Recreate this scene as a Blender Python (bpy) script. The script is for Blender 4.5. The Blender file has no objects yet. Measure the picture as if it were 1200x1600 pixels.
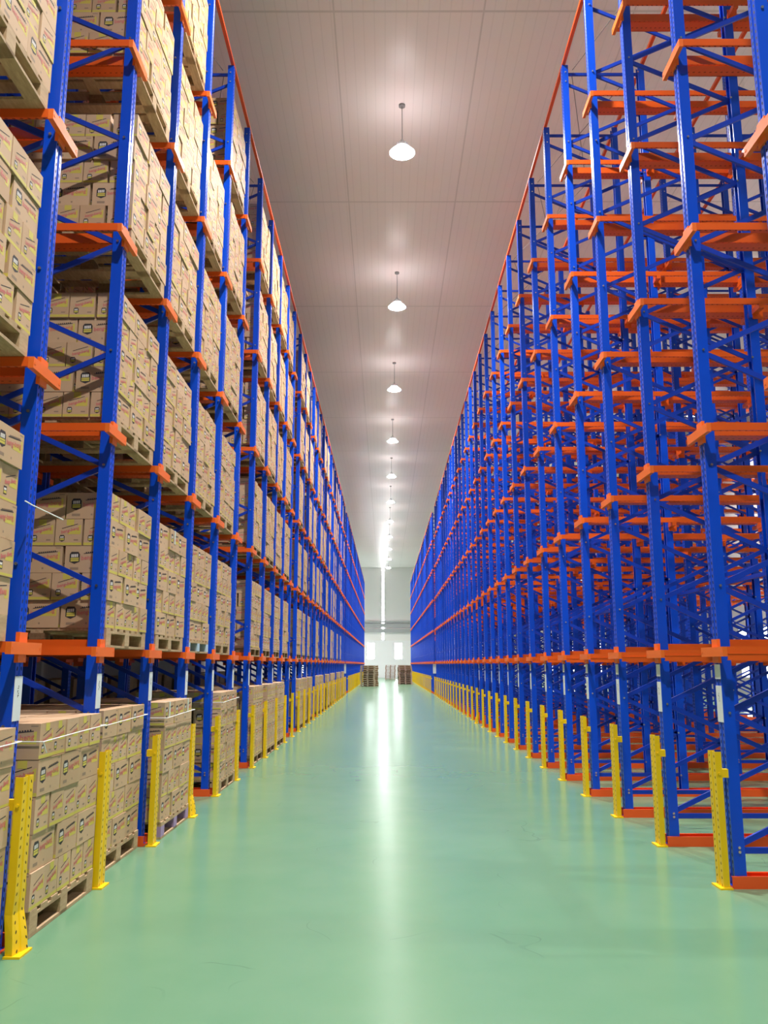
import bpy, bmesh, math, random
import numpy as np
from mathutils import Matrix, Vector
random.seed(7)
S = bpy.context.scene
COL = S.collection
D = bpy.data

# ------------------------------------------------------------------ camera, light, exposure
H = 1.6
F_PIX, PITCH, YAW = 1305.0, 0.1804, -0.0015
cam = D.objects.new('camera', D.cameras.new('camera')); COL.objects.link(cam)
cam.location = (0, 0, H)
cam.rotation_euler = (math.pi/2 + PITCH, 0, -YAW)
cam.data.sensor_fit = 'HORIZONTAL'; cam.data.sensor_width = 36.0
cam.data.lens = F_PIX*36.0/1200.0
cam.data.clip_end = 400
S.camera = cam
S.view_settings.view_transform = 'Standard'; S.view_settings.look = 'None'
S.view_settings.gamma = 1.0; S.view_settings.use_curve_mapping = False
S.view_settings.exposure = 0.6
S.cycles.use_denoising = True
S.cycles.max_bounces = 8; S.cycles.diffuse_bounces = 5; S.cycles.glossy_bounces = 4
S.cycles.sample_clamp_indirect = 6.0

LAMP_W = 520.0            # aisle high-bay lamps
SIDE_FILL_W = 520.0       # unseen lamps, added to light the depth of the empty racking
WINDOW_E = 12.0           # daylight in the end windows
SIDE_WINDOW_E = 5.0
END_FILL_E = 3.5        # unseen side window, added to brighten the end wall
w = D.worlds.new('daylight'); S.world = w; w.use_nodes = True
w.node_tree.nodes['Background'].inputs[0].default_value = (0.93, 0.96, 1.0, 1)
w.node_tree.nodes['Background'].inputs[1].default_value = .6   # daylight through the open dock door behind the camera

# ------------------------------------------------------------------ materials
def lin(r, g, b):
    f = lambda c: (c/255/12.92) if c/255 <= .04045 else ((c/255+.055)/1.055)**2.4
    return (f(r), f(g), f(b), 1)
def mat(name, col, rough=.5, metal=0., spec=.5, emit=None):
    m = D.materials.new(name); m.use_nodes = True
    b = m.node_tree.nodes['Principled BSDF']
    b.inputs['Base Color'].default_value = col if len(col) == 4 else (*col, 1)
    b.inputs['Roughness'].default_value = rough; b.inputs['Metallic'].default_value = metal
    b.inputs['Specular IOR Level'].default_value = spec
    if emit:
        b.inputs['Emission Color'].default_value = (*emit[0], 1); b.inputs['Emission Strength'].default_value = emit[1]
    return m
def N(m, t, **kw):
    n = m.node_tree.nodes.new(t)
    for k, v in kw.items(): setattr(n, k, v)
    return n
def L(m, a, b): m.node_tree.links.new(a, b)
def math_node(m, op, a, b=None, c=None):
    n = N(m, 'ShaderNodeMath', operation=op)
    for i, v in enumerate((a, b, c)):
        if v is None: continue
        if isinstance(v, (int, float)): n.inputs[i].default_value = v
        else: L(m, v, n.inputs[i])
    return n.outputs[0]
def mixcol(m, fac, a, b):
    n = N(m, 'ShaderNodeMix', data_type='RGBA')
    for s, v in ((n.inputs[0], fac), (n.inputs[6], a), (n.inputs[7], b)):
        if hasattr(v, 'is_linked'): L(m, v, s)
        elif isinstance(v, (int, float)): s.default_value = v
        else: s.default_value = v if len(v) == 4 else (*v, 1)
    return n.outputs[2]
def noise(m, scale, detail=3, vec=None, rough=.5):
    n = N(m, 'ShaderNodeTexNoise'); n.inputs['Scale'].default_value = scale; n.inputs['Detail'].default_value = detail
    n.inputs['Roughness'].default_value = rough
    if vec is not None: L(m, vec, n.inputs['Vector'])
    return n.outputs['Fac']
def ramp(m, fac, lo, hi):
    n = N(m, 'ShaderNodeMapRange'); L(m, fac, n.inputs[0]); n.inputs[1].default_value = lo; n.inputs[2].default_value = hi
    return n.outputs[0]
def bsdf(m): return m.node_tree.nodes['Principled BSDF']
def scaled(m, vec, s):
    n = N(m, 'ShaderNodeMapping'); L(m, vec, n.inputs[0]); n.inputs['Scale'].default_value = s; return n.outputs[0]

def punched(name, col, rough, along, across, rows, pitch, hu, hv, face_axis=None, hole=(.004, .006, .012)):
    """painted steel with rows of punched holes; along/across are object axes 0..2"""
    m = mat(name, col, rough)
    tc = N(m, 'ShaderNodeTexCoord'); sp = N(m, 'ShaderNodeSeparateXYZ'); L(m, tc.outputs['Object'], sp.inputs[0])
    a = sp.outputs[along]; c = sp.outputs[across]
    tot = None
    for r in rows:
        dv = math_node(m, 'DIVIDE', math_node(m, 'SUBTRACT', c, r), hv)
        sl = math_node(m, 'ADD', a, math_node(m, 'MULTIPLY', math_node(m, 'SUBTRACT', c, r), 0.6 if r > 0 else -0.6))
        fr = math_node(m, 'SUBTRACT', math_node(m, 'FRACT', math_node(m, 'DIVIDE', sl, pitch)), .5)
        du = math_node(m, 'DIVIDE', math_node(m, 'MULTIPLY', fr, pitch), hu)
        d2 = math_node(m, 'ADD', math_node(m, 'MULTIPLY', dv, dv), math_node(m, 'MULTIPLY', du, du))
        h = math_node(m, 'LESS_THAN', d2, 1.0)
        tot = h if tot is None else math_node(m, 'MAXIMUM', tot, h)
    if face_axis is not None:
        sn = N(m, 'ShaderNodeSeparateXYZ'); L(m, tc.outputs['Normal'], sn.inputs[0])
        tot = math_node(m, 'MULTIPLY', tot, math_node(m, 'GREATER_THAN', math_node(m, 'ABSOLUTE', sn.outputs[face_axis]), .7))
    vary = noise(m, 3.0, 2, tc.outputs['Object'])
    base = mixcol(m, ramp(m, vary, .2, .8), (col[0]*.88, col[1]*.88, col[2]*.88, 1), (*col[:3], 1))
    L(m, mixcol(m, tot, base, hole), bsdf(m).inputs['Base Color'])
    L(m, math_node(m, 'ADD', math_node(m, 'MULTIPLY', tot, .5), rough), bsdf(m).inputs['Roughness'])
    return m

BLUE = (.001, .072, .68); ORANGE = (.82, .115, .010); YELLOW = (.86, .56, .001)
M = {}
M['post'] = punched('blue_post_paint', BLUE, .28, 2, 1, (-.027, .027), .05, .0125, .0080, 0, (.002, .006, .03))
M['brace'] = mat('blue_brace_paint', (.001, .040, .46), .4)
M['rail'] = punched('shaded_orange_rail', ORANGE, .33, 0, 1, (-.2, .07, .16), .05, .010, .006, 2, (.25, .03, .004))  # redder than the arms: shade of the rail undersides put into the colour
M['arm'] = mat('orange_arm_paint', (.88, .16, .014), .45)
M['tie'] = mat('orange_tie_paint', (.82, .10, .012), .4)
M['yellow'] = punched('yellow_guard_paint', YELLOW, .35, 2, 1, (-.045, .045), .05, .0085, .0075, None, (.05, .035, .004))
M['yellow_plain'] = mat('yellow_plain_paint', YELLOW, .4)
M['bolt'] = mat('zinc_bolt', (.75, .77, .8), .25, .9)
M['white_label'] = mat('white_label_card', (.72, .76, .80), .5)
M['ink'] = mat('black_print', (.035, .030, .032), .6)
M['ink_yellow'] = mat('yellow_print', (.60, .51, .09), .55)
M['ink_red'] = mat('red_print', (.62, .16, .15), .55)
M['ink_white'] = mat('white_print', (.75, .72, .68), .6)
M['ink_grey'] = mat('grey_print', (.30, .21, .14), .6)
M['tape'] = mat('pale_tape', (.62, .74, .66), .35)
M['twine'] = mat('white_twine', (.85, .86, .86), .5)

def cardboard():
    m = mat('cardboard', (.55, .38, .22), .62, 0, .3)
    oi = N(m, 'ShaderNodeObjectInfo'); ge = N(m, 'ShaderNodeNewGeometry')
    r = math_node(m, 'FRACT', math_node(m, 'ADD', oi.outputs['Random'], ge.outputs['Random Per Island']))
    tc = N(m, 'ShaderNodeTexCoord')
    nz = noise(m, 9.0, 3, tc.outputs['Object'])
    fac = math_node(m, 'ADD', math_node(m, 'MULTIPLY', r, .6), math_node(m, 'MULTIPLY', nz, .4))
    L(m, mixcol(m, fac, (.50, .325, .187), (.61, .43, .278)), bsdf(m).inputs['Base Color'])
    return m
M['card'] = cardboard()
def wood(name, a, b):
    m = mat(name, a, .75, 0, .25)
    tc = N(m, 'ShaderNodeTexCoord')
    nz = noise(m, 6.0, 5, scaled(m, tc.outputs['Object'], (6, 1.2, 6)), .65)
    L(m, mixcol(m, ramp(m, nz, .25, .75), a, b), bsdf(m).inputs['Base Color'])
    return m
M['wood'] = wood('pallet_wood', (.33, .22, .12), (.56, .41, .25))
M['wood_brown'] = wood('pallet_block_wood', (.15, .085, .04), (.28, .17, .085))
M['wood_old'] = wood('old_pallet_wood', (.33, .26, .17), (.55, .45, .31))
M['wood_pink'] = wood('pinkish_pallet_wood', (.34, .20, .16), (.55, .38, .31))
M['paint_teal'] = mat('teal_block_paint', (.13, .38, .40), .6)
M['paint_purple'] = mat('lilac_block_paint', (.36, .25, .45), .6)
M['paint_sky'] = mat('pale_blue_block_paint', (.45, .58, .70), .6)
M['card_green'] = mat('pale_green_carton_paper', (.45, .52, .30), .65)

def floor_mat():
    m = mat('green_epoxy_floor', (.2, .45, .27), .2, 0, .18)
    tc = N(m, 'ShaderNodeTexCoord'); o = tc.outputs['Object']
    big = noise(m, .35, 3, o); mid = noise(m, 2.2, 4, o)
    fac = math_node(m, 'ADD', math_node(m, 'MULTIPLY', big, .6), math_node(m, 'MULTIPLY', mid, .4))
    base = mixcol(m, ramp(m, fac, .3, .7), (.114, .258, .146), (.148, .286, .174))
    # tyre scuffs and scratches: thin dark marks, only here and there
    sc1 = noise(m, 1.0, 8, scaled(m, o, (9, 1.3, 1)), .7)
    sc2 = noise(m, .9, 2, o)
    scuff = math_node(m, 'MULTIPLY', ramp(m, sc1, .64, .72), ramp(m, sc2, .52, .66))
    v = N(m, 'ShaderNodeTexVoronoi'); v.feature = 'DISTANCE_TO_EDGE'; v.inputs['Scale'].default_value = .55
    wob = N(m, 'ShaderNodeVectorMath', operation='ADD'); L(m, scaled(m, o, (1.0, .55, 1)), wob.inputs[0])
    wn = N(m, 'ShaderNodeTexNoise'); wn.inputs['Scale'].default_value = 1.2; L(m, o, wn.inputs['Vector']); L(m, wn.outputs['Color'], wob.inputs[1])
    L(m, wob.outputs[0], v.inputs['Vector'])
    line = math_node(m, 'LESS_THAN', v.outputs['Distance'], .0022)
    line = math_node(m, 'MULTIPLY', line, ramp(m, noise(m, 1.7, 2, o), .52, .6))
    marks = math_node(m, 'MULTIPLY', math_node(m, 'MAXIMUM', scuff, line), .3)
    L(m, mixcol(m, marks, base, (.06, .12, .08)), bsdf(m).inputs['Base Color'])
    L(m, math_node(m, 'ADD', math_node(m, 'MULTIPLY', big, .05), .19), bsdf(m).inputs['Roughness'])
    return m
M['floor'] = floor_mat()
def ceiling_mat():
    m = mat('white_ceiling_panel', (.74, .72, .72), .33, 0, .4)
    tc = N(m, 'ShaderNodeTexCoord'); o = tc.outputs['Object']
    sp = N(m, 'ShaderNodeSeparateXYZ'); L(m, o, sp.inputs[0])
    def seam(axis, pitch, off, wid):
        fr = math_node(m, 'FRACT', math_node(m, 'DIVIDE', math_node(m, 'SUBTRACT', sp.outputs[axis], off), pitch))
        d = math_node(m, 'ABSOLUTE', math_node(m, 'SUBTRACT', fr, .5))
        return math_node(m, 'GREATER_THAN', d, .5 - wid/pitch/2)
    ribs = seam(0, .2, .0, .022); long_ = seam(0, 2.75, -.94, .03); cross = seam(1, 6.4, 19.8, .05)
    k = math_node(m, 'MAXIMUM', math_node(m, 'MULTIPLY', ribs, .18), math_node(m, 'MULTIPLY', math_node(m, 'MAXIMUM', long_, cross), .6))
    L(m, mixcol(m, k, (.93, .845, .84), (.62, .56, .55)), bsdf(m).inputs['Base Color'])
    bp = N(m, 'ShaderNodeBump'); bp.inputs['Strength'].default_value = .25; bp.inputs['Distance'].default_value = .01
    bp.invert = True; L(m, k, bp.inputs['Height']); L(m, bp.outputs[0], bsdf(m).inputs['Normal'])
    return m
M['ceiling'] = ceiling_mat()
M['wall'] = mat('pale_wall_panel', (.86, .82, .81), .5)
M['wall_side'] = mat('darkened_side_wall_panel', (.50, .48, .47), .6)  # darker copy of the pale wall, shade put into its colour
M['wall_low'] = mat('white_low_wall', (.88, .86, .88), .5)
M['gutter'] = mat('grey_gutter_steel', (.42, .42, .43), .5)
M['pane'] = mat('daylit_pane', (.9, .95, 1), .2, emit=((.93, .98, 1.0), WINDOW_E))
M['pane_side'] = mat('daylit_side_pane', (.9, .95, 1), .2, emit=((.93, .98, 1.0), SIDE_WINDOW_E))
M['end_fill_pane'] = mat('end_fill_glow', (.9, .95, 1), .2, emit=((.93, .98, 1.0), END_FILL_E))
M['frame_white'] = mat('white_window_frame', (.8, .8, .8), .5)
M['lamp_body'] = mat('grey_lamp_housing', (.55, .55, .57), .35, .6)
M['lamp_dome'] = mat('lit_clear_reflector', (1, 1, 1), .3, emit=((1.0, .95, .95), 10.0))
M['lens'] = mat('lit_lamp_lens', (1, 1, 1), .3, emit=((1.0, .985, .95), 45.0))
M['cable'] = mat('grey_cable', (.25, .24, .24), .5)

# ------------------------------------------------------------------ mesh helpers
class MB:
    def __init__(s): s.v = []; s.f = []; s.m = []
    def poly(s, pts, mi=0):
        i = len(s.v); s.v += [tuple(p) for p in pts]; s.f.append(tuple(range(i, i+len(pts)))); s.m.append(mi)
    def box(s, x0, x1, y0, y1, z0, z1, mi=0):
        if x0 > x1: x0, x1 = x1, x0
        if y0 > y1: y0, y1 = y1, y0
        i = len(s.v)
        s.v += [(x0,y0,z0),(x1,y0,z0),(x1,y1,z0),(x0,y1,z0),(x0,y0,z1),(x1,y0,z1),(x1,y1,z1),(x0,y1,z1)]
        for q in ((0,3,2,1),(4,5,6,7),(0,1,5,4),(1,2,6,5),(2,3,7,6),(3,0,4,7)):
            s.f.append(tuple(i+k for k in q)); s.m.append(mi)
    def bar(s, p, q, w, t, side=(0, 1, 0), mi=0):
        """rectangular bar from p to q; t across `side`, w across the other way"""
        p = Vector(p); q = Vector(q); d = (q-p).normalized(); a = Vector(side); a = (a - d*a.dot(d)).normalized(); b = d.cross(a)
        i = len(s.v)
        for e in (p, q):
            for sa, sb in ((-1,-1),(1,-1),(1,1),(-1,1)):
                s.v.append(tuple(e + a*(sa*t/2) + b*(sb*w/2)))
        for k in range(4): s.f.append((i+k, i+(k+1)%4, i+4+(k+1)%4, i+4+k)); s.m.append(mi)
        s.f.append((i+3,i+2,i+1,i)); s.m.append(mi); s.f.append((i+4,i+5,i+6,i+7)); s.m.append(mi)
    def cyl(s, p, q, r0, r1=None, n=12, mi=0):
        p = Vector(p); q = Vector(q); d = (q-p).normalized(); r1 = r0 if r1 is None else r1
        a = d.orthogonal().normalized(); b = d.cross(a); i = len(s.v)
        for e, r in ((p, r0), (q, r1)):
            for k in range(n):
                t = 2*math.pi*k/n; s.v.append(tuple(e + a*(r*math.cos(t)) + b*(r*math.sin(t))))
        for k in range(n): s.f.append((i+k, i+(k+1)%n, i+n+(k+1)%n, i+n+k)); s.m.append(mi)
        s.f.append(tuple(i+k for k in reversed(range(n)))); s.m.append(mi); s.f.append(tuple(i+n+k for k in range(n))); s.m.append(mi)
    def extrude(s, outline, z0, z1, mi=0):
        n = len(outline); i = len(s.v)
        for z in (z0, z1): s.v += [(x, y, z) for x, y in outline]
        for k in range(n): s.f.append((i+k, i+(k+1)%n, i+n+(k+1)%n, i+n+k)); s.m.append(mi)
        s.f.append(tuple(i+k for k in reversed(range(n)))); s.m.append(mi); s.f.append(tuple(i+n+k for k in range(n))); s.m.append(mi)
    def mesh(s, name, mats, fix=True):
        me = D.meshes.new(name); me.from_pydata(s.v, [], s.f)
        for m in mats: me.materials.append(m)
        if len(mats) > 1: me.polygons.foreach_set('material_index', s.m)
        if fix:
            bm = bmesh.new(); bm.from_mesh(me); bmesh.ops.recalc_face_normals(bm, faces=bm.faces); bm.to_mesh(me); bm.free()
        me.update(); return me
def ob(name, me, parent=None, loc=(0,0,0), rz=0):
    o = D.objects.new(name, me); COL.objects.link(o); o.location = loc; o.rotation_euler = (0, 0, rz)
    if parent: o.parent = parent
    return o
def tag(o, label, cat, group=None, kind=None):
    o['label'] = label; o['category'] = cat
    if group: o['group'] = group
    if kind: o['kind'] = kind
    return o
def thing(name, loc, label, cat, group=None, rz=0):
    o = D.objects.new(name, None); COL.objects.link(o); o.empty_display_size = .1
    o.location = loc; o.rotation_euler = (0, 0, rz)
    return tag(o, label, cat, group)
def struct(name, me, label=None):
    o = ob(name, me); o['kind'] = 'structure'
    if label: o['label'] = label
    return o
ONES = 'first second third fourth fifth sixth seventh eighth ninth tenth eleventh twelfth thirteenth fourteenth fifteenth sixteenth seventeenth eighteenth nineteenth'.split()
def ordn(n):
    if n <= 19: return ONES[n-1]
    t, u = divmod(n, 10); tens = {2: ('twentieth', 'twenty'), 3: ('thirtieth', 'thirty')}[t]
    return tens[0] if u == 0 else tens[1] + '-' + ONES[u-1]

# ------------------------------------------------------------------ the room
XL, XR, YB, YE, ZC = -9.5, 16.0, -16.0, 102.9, 13.36
def plane_box(x0, x1, y0, y1, z0, z1, m, name):
    b = MB(); b.box(x0, x1, y0, y1, z0, z1); return b.mesh(name, [m])
struct('floor', plane_box(XL, XR, YB-6, YE, -.2, 0, M['floor'], 'floor'), 'glossy green epoxy warehouse floor')
struct('ceiling', plane_box(XL, XR, YB, YE, ZC, ZC+.2, M['ceiling'], 'ceiling'), 'pale ribbed panel ceiling')
b = MB(); b.box(XL-.2, XL, YB, 91.5, 0, ZC); b.box(XL-.2, XL, 91.5, 100.5, 0, .4); b.box(XL-.2, XL, 91.5, 100.5, 5.6, ZC); b.box(XL-.2, XL, 100.5, YE, 0, ZC)
struct('wall_left', b.mesh('wall_left', [M['wall_side']]))
# end wall: tall narrow light slit, two low windows
SL0, SL1, SLZ = -.47, -.07, 4.5
WINS = [(-2.26, -1.28), (1.1, 2.1)]; WZ0, WZ1 = 2.2, 4.2
b = MB()
b.box(XL, SL0, YE, YE+.25, 4.45, ZC); b.box(SL1, XR, YE, YE+.25, 4.45, ZC)
b.box(XL, WINS[0][0], YE, YE+.25, 0, 4.45, 1); b.box(WINS[0][1], WINS[1][0], YE, YE+.25, 0, 4.45, 1); b.box(WINS[1][1], XR, YE, YE+.25, 0, 4.45, 1)
for a, c in WINS: b.box(a, c, YE, YE+.25, 0, WZ0, 1); b.box(a, c, YE, YE+.25, WZ1, 4.45, 1)
struct('wall_end', b.mesh('wall_end', [M['wall'], M['wall_low']]), 'pale end wall above a whiter lower band')
b = MB(); b.box(XL, XR, YE-.30, YE, 6.62, 6.8); b.box(XL, XR, YE-.18, YE, 6.05, 6.5); b.box(XL, XR, YE-.25, YE, 5.4, 5.85)
struct('trim_1', b.mesh('trim_1', [M['gutter']]), 'grey steel gutter band across the end wall')
def window(name, x0, x1, y0, y1, z0, z1, m, rows, along):
    fr = MB(); t = .05
    if along == 'x':
        fr.box(x0, x1, y0-.03, y0+.06, z0, z0+t); fr.box(x0, x1, y0-.03, y0+.06, z1-t, z1)
        fr.box(x0, x0+t, y0-.03, y0+.06, z0, z1); fr.box(x1-t, x1, y0-.03, y0+.06, z0, z1)
        for k in range(1, rows): z = z0+(z1-z0)*k/rows; fr.box(x0, x1, y0-.01, y0+.06, z-.02, z+.02)
        pn = MB(); pn.box(x0+.02, x1-.02, y0+.05, y0+.07, z0+.02, z1-.02)
    else:
        fr.box(x0-.03, x0+.06, y0, y1, z0, z0+t); fr.box(x0-.03, x0+.06, y0, y1, z1-t, z1)
        fr.box(x0-.03, x0+.06, y0, y0+t, z0, z1); fr.box(x0-.03, x0+.06, y1-t, y1, z0, z1)
        for k in range(1, rows): z = z0+(z1-z0)*k/rows; fr.box(x0-.01, x0+.06, y0, y1, z-.02, z+.02)
        pn = MB(); pn.box(x0+.05, x0+.07, y0+.02, y1-.02, z0+.02, z1-.02)
    o = struct(name, fr.mesh('window_frame', [M['frame_white']]))
    ob('pane', pn.mesh('pane', [m]), o)
    return o
window('window_1', WINS[0][0], WINS[0][1], YE+.05, 0, WZ0, WZ1, M['pane'], 1, 'x')
window('window_2', WINS[1][0], WINS[1][1], YE+.05, 0, WZ0, WZ1, M['pane'], 1, 'x')
window('window_3', SL0, SL1, YE+.05, 0, SLZ, ZC, M['pane'], 7, 'x')
# far side wall of the next aisle, with daylit windows
b = MB(); wy = [8 + 9*i for i in range(10)]; prev = YB
for y in wy:
    b.box(XR, XR+.2, prev, y, 0, ZC); b.box(XR, XR+.2, y, y+3.2, 0, 1.0); b.box(XR, XR+.2, y, y+3.2, 3.2, ZC); prev = y+3.2
b.box(XR, XR+.2, prev, YE, 0, ZC)
struct('wall_right', b.mesh('wall_right', [M['wall_side']]))
for i, y in enumerate(wy): window('window_%d' % (4+i), XR+.03, 0, y, y+3.2, 1.0, 3.2, M['pane_side'], 2, 'y')
window('window_14', XL-.12, 0, 91.5, 100.5, .4, 5.6, M['end_fill_pane'], 4, 'y')  # added out of view, to light the end wall and floor
# wall behind the camera with a wide open dock doorway
b = MB(); b.box(XL, -5, YB-.2, YB, 0, ZC); b.box(6, XR, YB-.2, YB, 0, ZC); b.box(-5, 6, YB-.2, YB, 6.5, ZC)
struct('wall_back', b.mesh('wall_back', [M['wall']]))

# ------------------------------------------------------------------ high-bay lamps
def lamp_parts():
    r = MB(); r.cyl((0,0,.32), (0,0,1.12), .008, n=6); r.cyl((0,0,1.12), (0,0,1.16), .07, n=12)
    h = MB(); h.cyl((0,0,.03), (0,0,.16), .27, .14, 24, 1); h.cyl((0,0,.16), (0,0,.26), .11, .09, 16); h.cyl((0,0,.26), (0,0,.33), .03, n=10)
    for k in range(12):
        t = k*math.pi/6; h.bar((.1*math.cos(t), .1*math.sin(t), .21), (.13*math.cos(t), .13*math.sin(t), .20), .06, .008, (-math.sin(t), math.cos(t), 0))
    l = MB(); l.cyl((0,0,.0), (0,0,.035), .19, .262, 24)
    return r.mesh('cable', [M['cable']]), h.mesh('housing', [M['lamp_body'], M['lamp_dome']]), l.mesh('lens', [M['lens']])
CAB, HOU, LEN = lamp_parts()
def lamp(x, y, label, group, watts, ld):
    t = thing('high_bay_lamp', (x, y, ZC-1.16), label, 'ceiling lamp', group)
    ob('cable', CAB, t); ob('housing', HOU, t); ob('lens', LEN, t)
    li = D.objects.new('lamp_light', ld); COL.objects.link(li); li.parent = t; li.location = (0, 0, -.02)
def area(name, watts):
    ld = D.lights.new(name, 'AREA'); ld.shape = 'DISK'; ld.size = .36; ld.energy = watts; ld.color = (1, .935, .90); ld.spread = math.radians(130)
    return ld
LD = area('high_bay_light', LAMP_W); LD2 = area('side_fill_light', SIDE_FILL_W)
n = 0
for i in range(-2, 11):
    y = 16.0 + 7.75*i
    if i >= 0:
        n += 1; lab = 'lit high-bay lamp on a thin cable, %s along the row down the aisle' % ordn(n)
    else: lab = 'lit high-bay lamp over the aisle mouth, %s before the first seen lamp' % ordn(-i)
    lamp(.36, y, lab, 'high-bay lamps over the aisle', LAMP_W, LD)
for i in range(6):
    lamp(13.4, 4 + 15.5*i, 'added fill lamp, unseen, behind the empty racking, %s along' % ordn(i+1), 'added fill lamps behind the empty racking', SIDE_FILL_W, LD2)

# ------------------------------------------------------------------ drive-in racking
Y0, P = 5.081, 1.4306
LV = [1.730, 3.458, 5.153, 6.856, 8.527]; TOP = 10.15
OFFS = [0, 1.14, 2.35, 3.49, 4.70, 5.84, 7.05, 8.19]      # posts, from the aisle inwards
XF = {1: 2.545, -1: -2.19}                                # aisle face of the front posts
def c_section(s, w=.10, d=.088, t=.005, lip=.018):
    o = [(0,-w/2),(d,-w/2),(d,-w/2+lip),(d-t,-w/2+lip),(d-t,-w/2+t),(t,-w/2+t),(t,-.014),(t+.006,-.008),(t+.006,.008),(t,.014),(t,w/2-t),(d-t,w/2-t),(d-t,w/2-lip),(d,w/2-lip),(d,w/2),(0,w/2),(0,.014),(.006,.008),(.006,-.008),(0,-.014)]
    return [(s*x, y) for x, y in o]
_c = {}
def cached(key, fn):
    if key not in _c: _c[key] = fn()
    return _c[key]
def post_mesh(s, flip):
    b = MB(); b.extrude(c_section(-s if flip else s), .006, TOP)
    b.box(-s*.01 if not flip else s*.01, s*.11 if not flip else -s*.11, -.07, .07, 0, .008)
    return b.mesh('post', [M['post']])
Z_NODE, DZ = .28, .48
def brace_list(s, d=1.14):
    """zigzag lacing between two posts, as (p, q) pairs"""
    out = []; z = Z_NODE; i = 0; xa, xb = s*.045, s*(d-.045)
    while z + DZ < TOP - .25:
        out.append(((xa, 0, z), (xb, 0, z+DZ)) if i % 2 == 0 else ((xb, 0, z), (xa, 0, z+DZ))); z += DZ; i += 1
    return out, [((xa, 0, Z_NODE-.03), (xb, 0, Z_NODE-.03)), ((xa, 0, TOP-.12), (xb, 0, TOP-.12))]
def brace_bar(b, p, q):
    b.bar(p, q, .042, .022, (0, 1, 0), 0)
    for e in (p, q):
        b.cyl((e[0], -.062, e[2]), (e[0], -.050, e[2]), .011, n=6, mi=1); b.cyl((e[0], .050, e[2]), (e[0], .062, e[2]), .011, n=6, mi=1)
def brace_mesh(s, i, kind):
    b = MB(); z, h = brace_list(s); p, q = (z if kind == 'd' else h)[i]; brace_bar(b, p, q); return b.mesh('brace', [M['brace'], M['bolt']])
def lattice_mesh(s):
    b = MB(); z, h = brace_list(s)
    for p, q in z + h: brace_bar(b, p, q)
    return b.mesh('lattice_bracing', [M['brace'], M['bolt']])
def arm_geo(b, s, x, z, front=True):
    if front:
        b.box(x-s*.037, x-s*.002, -.215, .215, z-.072, z); b.box(x-s*.012, x+s*.012, -.055, .055, z-.12, z+.06)
        b.box(x-s*.039, x-s*.037, -.20, -.185, z-.045, z-.03); b.box(x-s*.039, x-s*.037, .185, .20, z-.045, z-.03)
    else:
        b.box(x-s*.012, x+s*.04, -.215, .215, z-.072, z-.02); b.box(x-s*.008, x+s*.095, -.056, .056, z-.12, z+.04)
def arm_mesh(s, z):
    b = MB(); arm_geo(b, s, 0, z); return b.mesh('bracket', [M['arm']])
def rail_mesh(s, z, n, which, lvl):
    b = MB(); x0, x1 = -s*.001, s*(OFFS[n-1] + .35)
    if which == 'near':
        hgt = .10 if lvl == 0 and s > 0 else .062
        b.box(x0, x1, -.215, -.209, z-hgt, z); b.box(x0, x1, -.209, -.185, z-.006, z); b.box(x0, x1, -.209, -.192, z-hgt, z-hgt+.005)
        if lvl == 0 and s > 0: b.box(x0, x1, -.219, -.215, z-.055, z-.045)
    else:
        b.box(x0, x1, .075, .215, z-.028, z-.022); b.box(x0, x1, .209, .215, z-.028, z); b.box(x0, x1, .060, .068, z-.028, z+.06)
        b.box(x0, x1, .068, .085, z+.054, z+.06)
        for o in OFFS[1:n]: arm_geo(b, s, s*o, z-.03, False)
    return b.mesh(which + '_rail', [M['rail']])
def base_mesh(s, n):
    b = MB(); x0, x1 = -s*.03, s*(OFFS[n-1] + .35)
    b.box(x0, x1, -.078, .078, 0, .006); b.box(x0, x1, -.078, -.072, .006, .085); b.box(x0, x1, .072, .078, .006, .085)
    b.box(x0, x1, -.072, -.059, .079, .085); b.box(x0, x1, .059, .072, .079, .085)
    return b.mesh('base_channel', [M['tie']])
def label_mesh(s, z0, z1, k):
    b = MB(); x = -s*.004; b.box(x, x+s*.0035, -.052, .052, z0, z1, 0)
    r = random.Random(k*13+int(z0*100)); z = z1-.06
    while z > z0 + (.14 if z1-z0 > .2 else .05) and z > z1-.13:                              # hand-written strokes, too small to read
        y = r.uniform(-.012, .006); b.box(x-s*.0006, x, y, y+r.uniform(.006, .016), z, z+.005, 1)
        if r.random() < .6: b.box(x-s*.0006, x, y, y+.004, z-.008, z+.006, 1)
        z -= .014
    return b.mesh('label_strip', [M['white_label'], M['ink']])
XMAXF = 598/1305
def shift_x(y, block):
    return .0040*(max(0, y-6.5)) if block == 1 else .12
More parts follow.
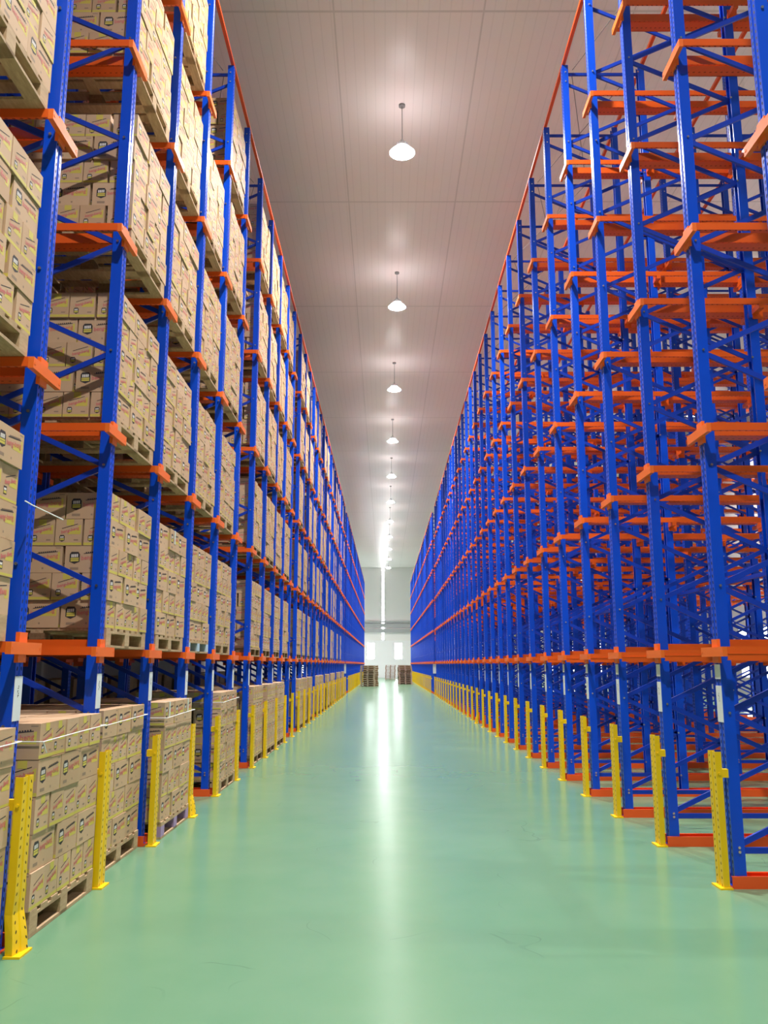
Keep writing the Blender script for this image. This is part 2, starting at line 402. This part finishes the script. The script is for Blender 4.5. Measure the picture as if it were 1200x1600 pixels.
def frame(s, y, label, group, n, detail, labels, seed):
    x = XF[s] + (shift_x(y, 1 if y < 46.4 else 2) if s > 0 else 0)
    t = thing('racking_frame', (x, y, 0), label, 'racking frame', group)
    for i in range(n):
        fl = i % 2 == 1
        ob('post', cached(('post', s, fl), lambda: post_mesh(s, fl)), t, (s*OFFS[i] + (s*.044 if fl else 0), 0, 0))
    nf = max(1, n//2)
    for f in range(nf):
        if f == 0 and detail:
            zz, hh = brace_list(s)
            for i in range(len(zz)): ob('brace', cached(('br', s, i), lambda: brace_mesh(s, i, 'd')), t)
            for i in range(len(hh)): ob('spacer_bar', cached(('hb', s, i), lambda: brace_mesh(s, i, 'h')), t)
        else: ob('lattice_bracing', cached(('lat', s), lambda: lattice_mesh(s)), t, (s*OFFS[2*f], 0, 0))
    for l, z in enumerate(LV):
        ob('bracket', cached(('arm', s, l), lambda: arm_mesh(s, z)), t)
        ob('near_rail', cached(('nr', s, l, n), lambda: rail_mesh(s, z, n, 'near', l)), t)
        ob('far_rail', cached(('fr', s, l, n), lambda: rail_mesh(s, z, n, 'far', l)), t)
    ob('base_channel', cached(('base', s, n), lambda: base_mesh(s, n)), t)
    for z0, z1 in labels:
        o = ob('label_strip', label_mesh(s, z0, z1, seed), t); o['label'] = 'white paper label strip'
    return t
def npost(s, y):
    if s < 0: return 6 if y < 17 else 2
    zc = .984*y - .3; n = 2
    for i, o in enumerate(OFFS):
        if XF[1] + o < XMAXF*(zc + 1.6) + 1.2: n = max(n, i+1)
    return min(8, n + n % 2)
for k in range(0, 29):
    y = Y0 + P*k
    frame(1, y, 'blue racking frame with orange arms, %s from the near end of the empty racking' % ordn(k+1), 'frames of the empty racking', npost(1, y), k <= 8,
          [(1.17, 1.44), (1.49, 1.60)] if k < 14 else [], k)
for k in range(-1, 29):
    y = Y0 + P*k
    lab = 'blue racking frame with orange arms, %s from the near end of the loaded racking' % ordn(k+1) if k >= 0 else 'blue racking frame holding the near edge of the first pallets of the loaded racking'
    frame(-1, y, lab, 'frames of the loaded racking', npost(-1, y), -1 < k <= 8, [(1.27, 1.53)] if k < 14 else [], 60+k)
Y2 = 47.2
for s, nm in ((1, 'empty'), (-1, 'loaded')):
    for j in range(30):
        frame(s, Y2 + P*j, 'blue frame of the farther racking block, %s past the sign behind the %s racking' % (ordn(j+1), nm), 'farther frames behind the %s racking' % nm, 2 if s < 0 else (4 if j < 8 else 2), False, [], 0)

# ties along the tops, blue spacer pipes, plan rods
def along(name, x, y0, y1, label, cat, group, m, geo):
    b = MB(); geo(b, y0, y1); o = ob(name, b.mesh(name, [m]), None, (x, 0, 0)); tag(o, label, cat, group, 'thing'); return o
def tie_geo(b, y0, y1): b.box(-.03, .03, y0, y1, TOP, TOP+.006); b.box(-.03, -.024, y0, y1, TOP+.006, TOP+.07)
place = ['along the aisle edge', 'one post in from the aisle', 'two posts in from the aisle', 'three posts in from the aisle']
for s, nm in ((1, 'empty'), (-1, 'loaded')):
    for i in range(4 if s > 0 else 2):
        d = [.02, 1.16, 2.39, 3.51][i]
        b = MB(); bx = XF[s] + s*d
        xa = 0; xb = (shift_x(Y0+28*P, 1) if s > 0 else 0)
        y0, y1 = Y0 + (-P if s < 0 else 0) - .3, Y0 + 28*P + .2
        b.bar((0, y0, TOP+.005), (xb, y1, TOP+.005), .008, .045, (1, 0, 0)); b.bar((-.020*s, y0, TOP+.028), (xb-.020*s, y1, TOP+.028), .045, .006, (1, 0, 0))
        o = ob('top_tie_beam', b.mesh('top_tie_beam', [M['tie']]), None, (bx, 0, 0))
        tag(o, 'orange tie beam over the tops of the %s racking, %s' % (nm, place[i]), 'tie beam', None, 'thing')
    for i in range(2):
        along('top_tie_beam', XF[s] + s*[.02, 1.16][i] + (.12 if s > 0 else 0), Y2-.1, Y2+29*P+.1, 'orange tie over the far block past the %s racking, %s' % (nm, place[i]), 'tie beam', None, M['tie'], tie_geo)
for z, w_ in ((2.58, 'upper'), (2.49, 'lower')):
    b = MB(); xb = shift_x(Y0+28*P, 1)
    b.bar((0, Y0, z), (xb, Y0+28*P, z), .04, .04, (1, 0, 0))
    o = ob('spacer_pipe', b.mesh('spacer_pipe', [M['brace']]), None, (XF[1]+1.14+.10, 0, 0))
    tag(o, '%s of two long blue pipes running behind the first bay of the empty racking' % w_, 'pipe', None, 'thing')
for s, nm in ((1, 'empty'), (-1, 'loaded')):
    q = 0
    for k in range(2, 12, 2):
        for a in (0, 1):
            q += 1
            y = Y0 + P*k; dx = shift_x(y, 1) if s > 0 else 0
            xa, xb = XF[s]+s*.16+dx, XF[s]+s*1.02+dx
            if a: xa, xb = xb, xa
            b = MB(); b.cyl((xa, y+.05, TOP-.06 - .025*a), (xb, y+P*2-.05, TOP-.06 - .025*a), .006, n=6)
            tag(ob('tie_rod', b.mesh('tie_rod', [M['cable']])), 'thin steel rod under the tops of the %s racking, %s pair, %s' % (nm, ordn(k//2), 'slanting inwards' if not a else 'slanting outwards'), 'rod', 'tie rods over the %s racking' % nm)

# ------------------------------------------------------------------ yellow guard posts
def guard_mesh(s, bent):
    b = MB(); out = c_section(1, .14, .046, .005, .014)
    n0 = [(s*(x-.023), y) for x, y in out]
    zs = [.012, .10, .22, .34, .96] if bent else [.012, .96]
    rings = []
    for z in zs:
        k = 0 if not bent else {.012: .03, .10: .02, .22: -.004, .34: 0, .96: 0}[z]
        tw = 0 if not bent else {.012: s*.22, .10: s*.17, .22: s*.05, .34: 0, .96: 0}[z]
        rings.append([( (x*math.cos(tw)-y*math.sin(tw)) - s*k, (x*math.sin(tw)+y*math.cos(tw)) - k*.4, z) for x, y in n0])
    i = 0
    for r in rings: b.v += r
    n = len(n0)
    for a in range(len(zs)-1):
        for k in range(n): b.f.append((a*n+k, a*n+(k+1)%n, (a+1)*n+(k+1)%n, (a+1)*n+k)); b.m.append(0)
    b.f.append(tuple(reversed(range(n)))); b.m.append(0); b.f.append(tuple((len(zs)-1)*n+k for k in range(n))); b.m.append(0)
    return b.mesh('guard_body', [M['yellow']])
def plate_mesh(s, bent):
    b = MB(); o = .03 if bent else 0
    b.box(-s*.055-s*o, s*.040-s*o, -.085-o*.4, .085-o*.4, 0, .012); return b.mesh('base_plate', [M['yellow_plain']])
def stub_mesh(s):
    b = MB(); b.box(s*.0, s*.074, -.055, -.012, .775, .835); b.cyl((s*.0, -.069, .805), (s*.0, -.08, .805), .011, n=6); return b.mesh('stub_bracket', [M['yellow_plain']])
for s in (1, -1):
    nm = 'empty' if s > 0 else 'loaded'
    for k in list(range(0, 29)) + [100+j for j in range(1, 27)]:
        far = k >= 100
        y = Y0 + P*k if not far else Y2 + P*(k-100)
        x = (2.468 if s > 0 else -2.100) + (shift_x(y, 2 if far else 1) if s > 0 else 0)
        bent = (s < 0 and k in (0, 3)) or (s > 0 and k in (13,))
        lab = ('yellow punched guard post before the %s frame of the %s racking' % (ordn(k+1), nm)) if not far else ('yellow guard post in the farther block behind the %s racking, %s past the sign' % (nm, ordn(k-100)))
        if bent: lab = 'bent ' + lab
        t = thing('guard_post', (x, y - .02, 0), lab, 'guard post', 'guard posts along the %s racking' % nm if not far else 'farther guard posts behind the %s racking' % nm)
        ob('guard_body', cached(('gb', s, bent), lambda: guard_mesh(s, bent)), t); ob('base_plate', cached(('gp', s, bent), lambda: plate_mesh(s, bent)), t)
        ob('stub_bracket', cached(('gs', s), lambda: stub_mesh(s)), t)
        if s < 0 and k == 2: t.rotation_euler = (0, 0, .05)

# sign plates on the end frames of the farther blocks
for s, nm in ((1, 'empty'), (-1, 'loaded')):
    x = XF[s] + (.12 if s > 0 else 0); b = MB()
    b.box(x-s*.02, x+s*.25, Y2-.092, Y2-.080, 1.10, 1.62)
    tag(ob('sign_plate', b.mesh('sign_plate', [M['white_label']])), 'white sign plate on the end frame of the block past the %s racking' % nm, 'sign')

# ------------------------------------------------------------------ pallets
PW, PD, PH = 1.09, 1.10, .152
def pallet_geo(part):
    """pallet centred on its footprint, fork openings facing the aisle (x)"""
    b = MB()
    if part in ('top_deck', 'all'):
        for i in range(7):
            y = -PW/2 + i*(PW-.105)/6; 
            b.box(-PD/2, PD/2, y, y+.105, PH-.02, PH)
        for x in (-PD/2, -.05, PD/2-.10): b.box(x, x+.10, -PW/2, PW/2, PH-.04, PH-.02)
    if part in ('skid', 'all'):
        for y in ((-PW/2, -.06, PW/2-.12) if part == 'all' else (0,)): b.box(-PD/2, PD/2, y, y+.12, 0, .02)
    if part in ('cross_skid', 'all'):
        for x in ((-PD/2, PD/2-.1) if part == 'all' else (0,)): b.box(x, x+.10, -PW/2+.12, PW/2-.12, 0, .0195)
    if part in ('block', 'all'):
        for y in ((-PW/2, -.06, PW/2-.12) if part == 'all' else (0,)):
            if part == 'all': b.box(-PD/2, PD/2, y, y+.12, .02, PH-.04, 1)
            else: b.box(0, .12, 0, .12, .02, PH-.04, 1)
    return b.mesh('pallet' if part == 'all' else part, [M['wood'], M['wood_brown']] if part in ('all', 'block') else [M['wood']])
PM = {p: pallet_geo(p) for p in ('all', 'top_deck', 'skid', 'cross_skid', 'block')}
def pallet(x, y, z, label, group, parts, rz=0, paint=None, deck=None):
    if not parts:
        o = ob('pallet', PM['all'], None, (x, y, z), rz); tag(o, label, 'pallet', group)
        if deck:
            for sl in (o.material_slots if rz else list(o.material_slots)[:1]): sl.link = 'OBJECT'; sl.material = deck
        return o
    t = thing('pallet', (x, y, z), label, 'pallet', group, rz)
    ob('top_deck', PM['top_deck'], t)
    for yy in (-PW/2, -.06, PW/2-.12): ob('skid', PM['skid'], t, (0, yy, 0))
    for xx in (-PD/2, PD/2-.1): ob('cross_skid', PM['cross_skid'], t, (xx, 0, 0))
    for yy in (-PW/2, -.06, PW/2-.12):
        for xx in (-PD/2, -.06, PD/2-.12):
            o = ob('block', PM['block'], t, (xx, yy, 0))
            if xx > 0:
                o.material_slots[1].link = 'OBJECT'; o.material_slots[1].material = paint or M['wood']
                if paint: o['label'] = 'painted corner block'
    return t

# ------------------------------------------------------------------ printed cartons
CL, CW, CH = .358, .2135, .2145
def text_mesh(body, size, bold):
    c = D.curves.new('lettering', 'FONT'); c.body = body; c.size = size; c.offset = bold; c.resolution_u = 2; c.align_x = 'LEFT'
    o = D.objects.new('lettering', c); COL.objects.link(o)
    dg = bpy.context.evaluated_depsgraph_get(); dg.update()
    me = D.meshes.new_from_object(o.evaluated_get(dg)); vs = [(v.co.x, v.co.y) for v in me.vertices]; fs = [tuple(p.vertices) for p in me.polygons]
    D.objects.remove(o); D.curves.remove(c); D.meshes.remove(me)
    return vs, fs
TXT = text_mesh('beng-beng', .052, .0009)
TW = max(v[0] for v in TXT[0])
# ink indices: 0 card, 1 black, 2 yellow, 3 red, 4 white, 5 grey
def face_art(width, long_face, tagged, rich):
    """list of (polygon in face u,v metres, ink, lift)"""
    a = []; h = CH
    def rect(u0, v0, u1, v1, ink, lift, sk=0.): a.append(([(u0, v0), (u1, v0+sk*(u1-u0)), (u1, v1+sk*(u1-u0)), (u0, v1)], ink, lift))
    def badge(cu, cv, bw, bh):
        if rich:
            a.append(([(cu-bw/2, cv-bh*.32), (cu, cv-bh*.5), (cu+bw/2, cv-bh*.32), (cu+bw/2, cv+bh*.3), (cu+bw*.34, cv+bh*.5), (cu-bw*.34, cv+bh*.5), (cu-bw/2, cv+bh*.3)], 1, 1))
            for i in range(4): rect(cu-bw*.34+i*bw*.175, cv+bh*.05+.01*bh*i, cu-bw*.34+i*bw*.175+bw*.13, cv+bh*.30+.01*bh*i, 4, 2)
            rect(cu-bw*.40, cv-bh*.12, cu+bw*.40, cv+bh*.0, 2, 2, .04); rect(cu-bw*.40, cv-bh*.30, cu+bw*.40, cv-bh*.15, 2, 2, .04)
        else:
            rect(cu-bw/2, cv-bh*.42, cu+bw/2, cv+bh*.5, 1, 1); rect(cu-bw*.36, cv+bh*.05, cu+bw*.36, cv+bh*.3, 4, 2); rect(cu-bw*.40, cv-bh*.30, cu+bw*.40, cv-bh*.02, 2, 2)
    def word(u, v, wid, tilt):
        k = wid/TW
        if rich:
            for f in TXT[1]: a.append(([(u + TXT[0][i][0]*k, v + TXT[0][i][1]*k*1.05 + tilt*TXT[0][i][0]*k) for i in f], 3, 3))
        else:
            for i, (lo, hi) in enumerate(((0, .04), (0, .026), (0, .026), (-.01, .026), (.010, .015), (0, .04), (0, .026), (0, .026), (-.01, .026))):
                x = i*wid/9; rect(u+x, v+lo*k+tilt*x, u+x+wid/9*.72, v+hi*k+tilt*x, 3, 3)
    if long_face:
        badge(.078, .118, .082, .098)
        a.append(([(.215, .092), (.338, .092), (.338, .168), (.320, .164), (.318, .140), (.215, .125)], 2, 1)) if rich else rect(.295, .092, .338, .145, 2, 1, .05)
        word(.130, .100, .194, .11)
        rect(.150, .150, .318, .1555, 1, 2, .10)
        if rich:
            for i in range(9): rect(.165+i*.016, .157+.0016*i, .165+i*.016+.010, .166+.0016*i, 1, 2)
        rect(.045, .022, .112, .042, 5, 1); rect(.198, .028, .212, .042, 5, 1)
        if rich: rect(.30, .196, .345, .203, 5, 1)
    else:
        rect(.0, .004, width, .024 if rich else .018, 2, 1)
        a.append(([(.10, .092), (width-.012, .092), (width-.012, .170), (width-.03, .160), (width-.04, .135), (.10, .105)], 2, 1))
        word(.045, .096, .145, .25)
        rect(.05, .135, .175, .140, 1, 2, .30)
        badge(.055, .058, .042, .054)
        if tagged and rich: rect(.085, .165, .145, CH-.002, 2, 2)
        if not rich: pass
        else: rect(.15, .04, .185, .05, 5, 1)
    return a
def carton_geo(tagged, rich):
    """carton with its long side along x, base centre at the origin; returns MB"""
    b = MB(); hx, hy = CL/2, CW/2
    b.box(-hx, hx, -hy, hy, 0, CH, 0)
    for n in ((0, -1), (0, 1), (1, 0), (-1, 0)):
        lf = n[0] == 0; wid = CL if lf else CW; dist = hy if lf else hx
        r = (-n[1], n[0])                                         # to the right for someone facing this side
        for pts, ink, lift in face_art(wid, lf, tagged, rich):
            e = dist + .0004*lift
            q = [(n[0]*e + r[0]*(u-wid/2), n[1]*e + r[1]*(u-wid/2), v) for u, v in pts]
            b.poly(q, ink)
    if rich: b.poly([(-hx, -.003, CH+.0004), (hx, -.003, CH+.0004), (hx, .003, CH+.0004), (-hx, .003, CH+.0004)], 5)
    return b
INKS = [M['card'], M['ink'], M['ink_yellow'], M['ink_red'], M['ink_white'], M['ink_grey']]
CM = {t: carton_geo(t, True).mesh('carton', INKS, False) for t in (False, True)}
_low = carton_geo(True, False)
assert all(len(f) == 4 or len(f) > 2 for f in _low.f)

YC = lambda k, lvl: Y0 + P*k + (.765 if lvl == 0 else .70)
FLOOR_BAYS = [-1, 0, 1, 2, 4, 6, 7, 8, 11, 12, 13, 15, 16, 18, 20, 21, 23, 24, 26]
EMPTY = {1: {0, 5, 10, 14, 16, 19, 22, 24, 26, 27}, 2: {0, 5, 10, 13, 17, 19, 23, 24, 27}, 3: {0, 5, 10, 12, 15, 18, 20, 23, 26, 27}, 4: {0, 5, 10, 14, 17, 20, 24, 26}, 5: {0, 3, 5, 10, 13, 16, 19, 21, 25, 27}}
def load_front(k, lvl):
    r = random.Random(k*31+lvl*7)
    if lvl == 0: return {-1: -2.13, 0: -2.11, 1: -2.20, 2: -2.085, 4: -2.10}.get(k, -2.12 + r.uniform(-.03, .02))
    return -2.205 + r.uniform(-.025, .012)
loads = [(k, 0) for k in FLOOR_BAYS] + [(k, l) for l in range(1, 6) for k in range(-1, 28) if k not in EMPTY[l]]
cf, sp_, cp, sip = 1305.0, None, math.cos(PITCH), math.sin(PITCH)
def proj(x, y, z):
    zc = y*cp + (z-H)*sip; return (602 + cf*x/zc, 800 - cf*((z-H)*cp - y*sip)/zc, zc) if zc > .5 else None
cands = []
def load_cartons(k, lvl, xf, yc, z0, depth2=False):
    r = random.Random(k*101+lvl*17+(9999 if depth2 else 0))
    par = {(-1,0): 1, (0,0): 0, (1,0): 1, (2,0): 1, (4,0): 1, (1,1): 0, (2,1): 1}.get((k, lvl), r.randint(0, 1))
    loaded_prev = ((k-1) in FLOOR_BAYS) if lvl == 0 else ((k-1) not in EMPTY[lvl])
    for ly in range(5):
        t = (ly + par) % 2                         # 0: ends to the aisle, 1: sides to the aisle
        nc, nr, pc, pr = (5, 3, .222, .368) if t == 0 else (3, 5, .368, .222)
        off = r.uniform(-.012, .012)
        shf = [0]*nc                                # loose packing: a gap somewhere along the row
        if r.random() < .7:
            g = r.randrange(1, nc); lo, hi = (-.016, .003) if lvl == 0 else (-.018, .022)
            shf = [lo if q < g else hi for q in range(nc)]
        for c in range(nc):
            for ro in range(nr):
                front, side, top = ro == 0, c == 0, ly == 4
                show = front or (side and (not loaded_prev or lvl == 0 or k < 1)) or (top and lvl == 0) or (depth2 and (front or side))
                dx, dy, dr = r.uniform(0, .034 if lvl else .022) if front else 0, r.uniform(-.001, .001), r.uniform(-.006, .006)
                tagd = r.random() < .6; flip = r.random() < .06
                if not show: continue
                x = xf - pr*(ro+.5) + dx*.6 - .01; y = yc + (c-(nc-1)/2)*pc + dy + off*.4 + shf[c]; z = z0 + PH + .003 + ly*.218
                rz = (0 if t == 0 else math.pi/2) + dr*.5
                p = proj(x, y, z+.1); size = -1
                if p and not depth2:
                    wpx = (pc*2.0 if front else 0)*cf/p[2]*abs(x)/p[2] + (pr if side else 0)*cf/p[2] + (0 if not top or lvl else .12*cf/p[2])
                    inside = -30 < p[0] < 1200 and -25 < p[1] < 1625
                    size = wpx*CH*cf/p[2] if inside else -1
                cands.append(dict(k=k, lvl=lvl, ly=ly, c=c, ro=ro, front=front, side=side, x=x, y=y, z=z, rz=rz, t=t, tag=tagd, size=size))
tiers = ['floor pallet', 'first tier pallet', 'second tier pallet', 'third tier pallet', 'fourth tier pallet', 'fifth tier pallet']
loads_info = []
for k, lvl in loads:
    xf = load_front(k, lvl); z0 = 0 if lvl == 0 else LV[lvl-1]; yc = YC(k, lvl)
    loads_info.append((k, lvl, xf, yc, z0)); load_cartons(k, lvl, xf, yc, z0)
bayname = lambda k: ('before the first loaded frame' if k < 0 else 'past the %s loaded frame' % ordn(k+1))
near = sorted(loads_info, key=lambda q: (abs(q[3]-6)+abs(q[4]-1.5)))[:22]
for q in loads_info:
    k, lvl, xf, yc, z0 = q
    paint = {(-1, 0): M['paint_teal'], (2, 0): M['paint_purple'], (3, 1): M['paint_sky']}.get((k, lvl))
    nm = {(-1, 0): 'teal-cornered ', (2, 0): 'lilac-cornered ', (3, 1): 'pale-blue-cornered '}.get((k, lvl), '')
    pallet(xf-PD/2, yc, z0+.0015, nm + 'wooden pallet under cartons, ' + (tiers[lvl].replace(' pallet', '') + (' level ' if lvl == 0 else ' ')) + bayname(k), 'pallets under cartons', q in near or paint, 0, paint)
cands.sort(key=lambda c: -c['size'])
TIERW = ['floor', 'first tier', 'second tier', 'third tier', 'fourth tier', 'fifth tier']
single, rest = [], []
for c in cands: (single if len(single) < 300 and c['size'] > 0 else rest).append(c)
LAY = ['bottom', 'second', 'third', 'fourth', 'top']
for c in single:
    if c['front']: pos = '%s along' % ordn(c['c']+1)
    elif c['side']: pos = '%s deep' % ordn(c['ro']+1)
    else: pos = '%s along %s deep' % (ordn(c['c']+1), ordn(c['ro']+1))
    lab = 'printed carton, %s layer, %s, %s pallet %s' % (LAY[c['ly']], pos, TIERW[c['lvl']], bayname(c['k']))
    o = ob('carton', CM[c['tag']], None, (c['x'], c['y'], c['z']), c['rz'])
    tag(o, lab, 'carton', 'cartons stacked on pallets')
    if (c['k'], c['lvl'], c['ly'], c['c']) in ((2, 1, 4, 1), (2, 0, 4, 0), (2, 0, 4, 2), (4, 0, 4, 1), (-1, 3, 3, 2), (2, 2, 4, 1)) and c['front']:
        tb = MB(); e = (CL if c['t'] == 0 else CW)/2 + .003
        if c['t'] == 0: tb.box(e-.001, e, -.022, .022, .075, CH+.001); tb.box(e-.10, e, -.022, .022, CH+.0008, CH+.0018)
        else: tb.box(-.022, .022, -e, -e+.001, .075, CH+.001); tb.box(-.022, .022, -e, -e+.10, CH+.0008, CH+.0018)
        ob('packing_tape', tb.mesh('packing_tape', [M['tape']]), o)['label'] = 'strip of pale packing tape'
# every other carton: one object
# further loads deeper in the lanes
deep_pallets, plain = [], []
for k, lvl, xf, yc, z0 in loads_info:
    if lvl > 0:
        n0 = len(cands); load_cartons(k, lvl, xf-1.2, yc, z0, True); rest += cands[n0:]; deep_pallets.append((xf-1.2-PD/2, yc, z0+.0015))
for lvl in range(0, 6):
    for k in range(-1, 28):
        for dpt in ((2, 3, 4) if lvl else (4.6,)):  # floor level: one back row, added to keep the depth dark
            if lvl and k in EMPTY[lvl] and dpt < 3: continue
            xx = -2.17 - 1.2*dpt; yc = YC(k, lvl); z0 = LV[lvl-1] if lvl else 0; deep_pallets.append((xx-PD/2, yc, z0+.0015))
            for ly in range(5):
                for c in range(3):
                    for ro in range(5):
                        if ro in (0, 4) or c in (0, 2) or ly == 4: plain.append((xx-.222*(ro+.5), yc+(c-1)*.368, z0+PH+.003+ly*.218, math.pi/2))
def merged(name, base, places, mats):
    bv = np.array(base.v); nv = len(bv); nl = np.array([len(f) for f in base.f]); fl = np.concatenate([np.array(f) for f in base.f])
    n = len(places); V = np.empty((n, nv, 3)); 
    for i, (x, y, z, rz) in enumerate(places):
        c, s_ = math.cos(rz), math.sin(rz); V[i, :, 0] = bv[:, 0]*c - bv[:, 1]*s_ + x; V[i, :, 1] = bv[:, 0]*s_ + bv[:, 1]*c + y; V[i, :, 2] = bv[:, 2] + z
    LI = (fl[None, :] + (np.arange(n)*nv)[:, None]).ravel(); TT = np.tile(nl, n); ST = np.concatenate([[0], np.cumsum(TT)[:-1]]); MI = np.tile(np.array(base.m), n)
    me = D.meshes.new(name); me.vertices.add(n*nv); me.vertices.foreach_set('co', V.ravel()); me.loops.add(len(LI)); me.loops.foreach_set('vertex_index', LI.astype(np.int32))
    me.polygons.add(len(TT)); me.polygons.foreach_set('loop_start', ST.astype(np.int32)); me.polygons.foreach_set('material_index', MI.astype(np.int32))
    for m in mats: me.materials.append(m)
    me.update(calc_edges=True); me.validate(); me.shade_flat(); return me
_box = MB(); _box.box(-CL/2, CL/2, -CW/2, CW/2, 0, CH)
fm = merged('far_cartons', _low, [(c['x'], c['y'], c['z'], c['rz']) for c in rest], INKS)
pm = merged('plain_cartons', _box, plain, INKS)
bm = bmesh.new(); bm.from_mesh(fm); bm.from_mesh(pm); bm.to_mesh(fm); bm.free(); D.meshes.remove(pm)
far = ob('carton', fm)
tag(far, 'all the smaller printed cartons stacked farther along and deeper in the loaded racking', 'cartons', None, 'stuff')
pb = MB()
for i in range(7):
    y = -PW/2 + i*(PW-.105)/6; pb.box(-PD/2, PD/2, y, y+.105, PH-.02, PH)
for y in (-PW/2, -.06, PW/2-.12): pb.box(-PD/2, PD/2, y, y+.12, 0, PH-.02)
dp = ob('pallet', merged('deep_pallets', pb, [(*q, 0) for q in deep_pallets], [M['wood']]))
tag(dp, 'wooden pallets deeper in the lanes of the loaded racking', 'pallets', None, 'stuff')

# white twine round the top layers of floor loads, loose ends
def twine(k, z, label, tail):
    xf = load_front(k, 0)+.016; yc = YC(k, 0); w2 = .584; b = MB(); y0, y1 = yc-w2, yc+w2; xb = xf-1.16
    pts = [(xb, y0, z), (xf+.006, y0, z), (xf+.008, yc, z+.012), (xf+.006, y1, z+.02), (xb, y1, z), (xb, y0, z)]
    for p, q in zip(pts, pts[1:]): b.cyl(p, q, .0035, n=6)
    if tail: b.cyl((xf+.008, y0, z), (xf+.012, y0+.05, z-.07), .0035, n=6)
    tag(ob('twine', b.mesh('twine', [M['twine']])), label, 'twine', 'twine round floor loads')
twine(0, 1.135, 'white twine tied round the top cartons past the first loaded frame', True)
twine(-1, 1.14, 'white twine tied round the top cartons before the first loaded frame', False)
twine(1, 1.13, 'white twine tied round the top cartons past the second loaded frame', False)
twine(2, 1.10, 'white twine tied round the top cartons past the third loaded frame', False)
twine(4, 1.12, 'white twine tied round the top cartons past the fifth loaded frame', False)
b = MB(); b.cyl((-2.14, 4.97, 2.55), (-2.06, 5.26, 2.51), .004, n=6); b.cyl((-2.15, 4.89, 2.56), (-2.14, 4.97, 2.55), .004, n=6)
tag(ob('twine', b.mesh('twine', [M['twine']])), 'loose white twine end sticking out across the first loaded frame', 'twine')

# ------------------------------------------------------------------ stacks of empty pallets down the aisle
def pstack(x, y, n, where, deck, rz):
    for i in range(n):
        pallet(x + random.uniform(-.03, .03), y + random.uniform(-.03, .03), i*PH, '%s wooden pallet in the empty stack %s' % (('bottom' if i == 0 else 'top' if i == n-1 else ordn(i+1) + ' up'), where), 'empty pallets stacked ' + where, False, rz, None, deck)
pstack(-1.28, 62.6, 10, 'of weathered wood beside the loaded far block', M['wood_old'], math.pi/2)
pstack(-1.08, 63.9, 10, 'behind the weathered stack', M['wood_old'], 0)
pstack(1.60, 70.9, 10, 'behind the pinkish stack', M['wood_old'], 0)
pstack(1.63, 69.6, 10, 'beside the empty far block', M['wood_pink'], math.pi/2)
pstack(.55, 91.5, 10, 'in front of the end wall', M['wood_pink'], math.pi/2)
pstack(1.9, 91.8, 10, 'near the end wall behind the pinkish one', M['wood_old'], math.pi/2)
